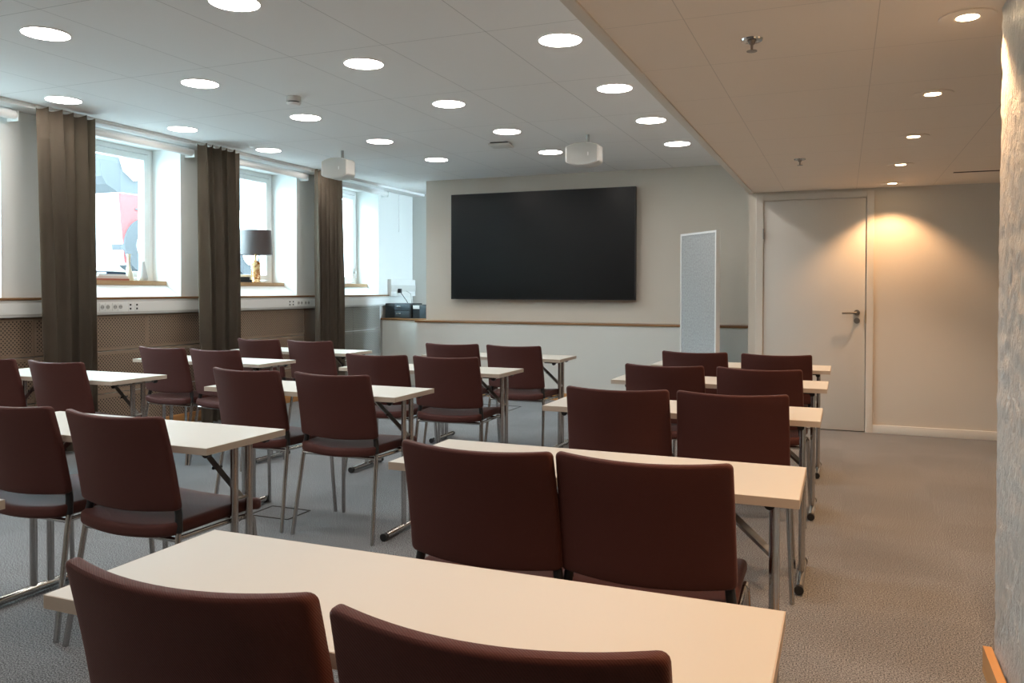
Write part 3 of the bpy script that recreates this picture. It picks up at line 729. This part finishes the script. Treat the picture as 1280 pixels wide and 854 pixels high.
# ------------------------------------------------------------------ tables
TW, TD, TZ = 1.21, .42, .735
def make_table():
    t = thing('folding_table', 'x', 'table')
    box('tabletop', -TW / 2 + .0022, TW / 2 - .0022, -TD / 2 + .0022, TD / 2 - .0022, TZ - .024, TZ, 'laminate', t)
    bm = bmesh.new()
    for (x0, x1, y0, y1) in ((-TW / 2, TW / 2, -TD / 2, -TD / 2 + .002), (-TW / 2, TW / 2, TD / 2 - .002, TD / 2), (-TW / 2, -TW / 2 + .002, -TD / 2 + .002, TD / 2 - .002), (TW / 2 - .002, TW / 2, -TD / 2 + .002, TD / 2 - .002)):
        bx(bm, x0, x1, y0, y1, TZ - .0242, TZ - .0004)
    obj('edge_band', bm, 'edge', t)
    for s in (-1, 1):
        X = s * (TW / 2 - .08)
        for y in (.018, .096):
            bm = bmesh.new(); tube(bm, [(X, y, .036), (X, y, TZ - .032)], .0125, 14, sy=1.3); obj('leg', bm, 'chrome', t, smooth=True)
        bm = bmesh.new(); tube(bm, [(X, -.165, .024), (X, .195, .024)], .0175, 16); ft = obj('foot', bm, 'chrome', t, smooth=True)
        for y0, y1 in ((-.19, -.1652), (.1952, .22)):
            bm = bmesh.new(); tube(bm, [(X, y0, .022), (X, y1, .022)], .0195, 16); obj('end_cap', bm, 'black', ft, smooth=True)
        bm = bmesh.new(); tube(bm, [(X, -.10, TZ - .037), (X, .18, TZ - .037)], .009, 10); rd = obj('pivot_rod', bm, 'steel', t, smooth=True)
        for y in (-.112, .182):
            bm = bmesh.new(); tube(bm, [(X, y, TZ - .040), (X, y + .018 * (1 if y > 0 else -1), TZ - .040)], .0145, 12); obj('knob', bm, 'black', rd, smooth=True)
        Xi = s * (TW / 2 - .145)
        for ya in (-.13, .155):
            bm = bmesh.new(); bx(bm, min(X, Xi) - .012, max(X, Xi) + .012, ya, ya + .035, TZ - .040, TZ - .0245, .003); obj('hinge_plate', bm, 'black', t)
        Xb = s * (TW / 2 - .31)
        bm = bmesh.new(); d1 = Vector((Xb, .057, TZ - .03)); d2 = Vector((X, .057, .50)); tube(bm, [d1, d2], .013, 4, sy=1.2); br = obj('brace', bm, 'steel', t)
        bm = bmesh.new(); mm_ = (d1 + d2) / 2; tube(bm, [mm_ + Vector((0, -.022, 0)), mm_ + Vector((0, .022, 0))], .006, 10); obj('bolt', bm, 'black', br, smooth=True)
        bm = bmesh.new(); tube(bm, [(X, .018, .50), (X, .096, .50)], .007, 10); obj('crosspiece', bm, 'steel', t, smooth=True)
    return t
TB = [(-.690, 1.213, 'in the right foreground'), (-.705, 2.405, 'second of the right row'), (-.688, 3.757, 'third of the right row'),
      (-.683, 4.945, 'fourth of the right row'), (-.683, 6.03, 'farthest of the right row, before the door'),
      (-2.58, 1.215, 'at the left picture edge, only a corner showing'), (-2.588, 2.350, 'second of the middle row, on the left'), (-2.665, 3.725, 'third of the middle row'),
      (-2.63, 4.97, 'fourth of the middle row'), (-2.63, 6.16, 'farthest of the middle row, before the screen wall'),
      (-4.545, 3.705, 'nearest one of the window side row'), (-4.48, 4.92, 'middle one of the window side row'), (-4.475, 6.0, 'farthest one of the window side row')]
t0 = None
for x, y, w in TB:
    lab = 'white folding table on chrome legs, ' + w
    if t0 is None: t0 = make_table(); t0['label'] = lab; t0['group'] = 'white folding tables in rows'; t0.location = (x, y, 0)
    else: dup(t0, lab, (x, y, 0))

# floor boxes
def floor_box(x0, x1, y0, y1, label):
    bm = bmesh.new(); w = .008
    bx(bm, x0, x1, y0, y0 + w, .0003, .003); bx(bm, x0, x1, y1 - w, y1, .0003, .003); bx(bm, x0, x0 + w, y0 + w, y1 - w, .0003, .003); bx(bm, x1 - w, x1, y0 + w, y1 - w, .0003, .003)
    tag(obj('floor_hatch', bm, 'slotm'), label, 'floor hatch', 'floor hatches in the carpet')
floor_box(-3.10, -2.83, 3.67, 3.88, 'dark outlined hatch in the carpet under the third middle table')
floor_box(-3.70, -3.25, 7.93, 8.25, 'dark outlined hatch in the carpet near the front wall')

# ------------------------------------------------------------------ street outside
ZG = 1.45
struct(box('street', -22, XO - .05, -6, 34, ZG - .2, ZG, 'asphalt'), 'pale pavement outside the windows', 'street')
bm = bmesh.new(); bx(bm, -15.2, -15, -8, 34, ZG, 4.2)
tag(obj('facade', bm, 'facade'), 'pale building facade across the street', 'building')
def wheel(t, y, z, r, x=-.02):
    bm = bmesh.new(); tube(bm, [(x, y, z), (x - .22, y, z)], r, 32); w = obj('wheel', bm, 'tyre', t, smooth=True)
    bm = bmesh.new(); tube(bm, [(x + .012, y, z), (x + .001, y, z)], r * .5, 24); obj('rim', bm, 'car_white', w, smooth=True)
t = thing('parked_truck', 'red parked truck cab with dark windows outside the window with vases', 'truck', (-8.0, 7.0, ZG))
bm = bmesh.new(); prism(bm, [(.22, .98), (.25, .62), (.28, .38), (.30, .12), (1.9, .12), (1.9, 1.0)], -1.5, -.012, 'X'); obj('body', bm, 'car_white', t)
bm = bmesh.new(); prism(bm, [(.22, .975), (.25, .62), (.28, .38), (.30, .14), (1.88, .14), (1.88, .975)], -.0118, 0, 'X'); obj('red_side_panel', bm, 'car_red', t)
bm = bmesh.new(); prism(bm, [(-.03, 1.36), (0, 1.15), (.06, 1.06), (.22, .985), (.5, .95), (1.85, .95), (1.85, 1.46), (0, 1.44)], -.40, -.02, 'X'); obj('cab_windows', bm, 'car_glass', t)
bm = bmesh.new(); prism(bm, [(.24, 1.40), (.60, 1.38), (.60, 1.20), (.45, 1.14), (.30, 1.24)], -.019, .01, 'X'); obj('mirror', bm, 'car_white', t)
bm = bmesh.new(); bx(bm, .003, .012, .45, 1.5, .79, .81); obj('side_strip', bm, 'car_glass', t)
bm = bmesh.new(); prism(bm, [(-.08, 1.46), (1.88, 1.48), (1.88, 1.60), (0, 1.56)], -1.5, 0, 'X'); obj('cab_roof', bm, 'car_white', t)
wheel(t, .62, .36, .34, .03); wheel(t, 1.55, .36, .34, .03)
t = thing('parked_van', 'white parked van with arched side windows outside the lamp window', 'van', (-8.0, 9.15, ZG))
bm = bmesh.new(); prism(bm, [(0, .15), (0, .95), (.95, .98), (1.35, .85), (1.75, .70), (1.85, .4), (1.85, .15)], -1.5, 0, 'X'); obj('body', bm, 'car_white', t)
bm = bmesh.new(); prism(bm, [(.02, .955), (.02, 1.62), (.25, 1.66), (.5, 1.56), (.72, 1.38), (.86, 1.15), (.94, .985)], -1.4, -.03, 'X'); obj('side_window', bm, 'van_glass', t)
bm = bmesh.new(); prism(bm, [(0, 1.66), (.25, 1.70), (.52, 1.60), (.76, 1.40), (.95, .99), (.90, .985), (.72, 1.38), (.5, 1.56), (.25, 1.66), (0, 1.62)], -1.5, 0, 'X'); obj('roof_arch', bm, 'car_glass', t)
wheel(t, .35, .34, .33, .03); wheel(t, 1.40, .34, .33, .03)

# ------------------------------------------------------------------ light
w = bpy.data.worlds.new('sky'); bpy.context.scene.world = w; w.use_nodes = True
bg = w.node_tree.nodes['Background']; bg.inputs['Color'].default_value = (.64, .86, 1.0, 1); bg.inputs['Strength'].default_value = 26.0

# ------------------------------------------------------------------ camera
f, yaw, pitch, roll, ppy, hcam = 1016.917, .387010, .0166265, .00182864, 379.96, 1.27
cd = bpy.data.cameras.new('camera'); cam = bpy.data.objects.new('camera', cd); C.objects.link(cam)
cy, sy = math.cos(yaw), math.sin(yaw); cp, sp_ = math.cos(pitch), math.sin(pitch); cr, sr = math.cos(roll), math.sin(roll)
fw = Vector((-sy, cy, 0)); rt = Vector((cy, sy, 0)); up = Vector((0, 0, 1))
f2 = fw * cp - up * sp_; u2 = up * cp + fw * sp_
r3 = rt * cr + u2 * sr; u3 = u2 * cr - rt * sr
cam.matrix_world = Matrix(((r3.x, u3.x, -f2.x, 0), (r3.y, u3.y, -f2.y, 0), (r3.z, u3.z, -f2.z, hcam), (0, 0, 0, 1)))
cd.sensor_width = 36; cd.lens = f / 1280 * 36; cd.shift_y = -(427 - ppy) / 1280; cd.clip_start = .05; cd.clip_end = 200
sc = bpy.context.scene; sc.camera = cam
sc.view_settings.view_transform = 'Standard'; sc.view_settings.look = 'None'; sc.view_settings.gamma = 1; sc.view_settings.exposure = 0.24
sc.view_settings.use_curve_mapping = False
sc.cycles.use_denoising = True
sc.cycles.max_bounces = 10; sc.cycles.diffuse_bounces = 6; sc.cycles.glossy_bounces = 4; sc.cycles.transparent_max_bounces = 8
sc.cycles.sample_clamp_indirect = 6; sc.cycles.caustics_reflective = False; sc.cycles.caustics_refractive = False
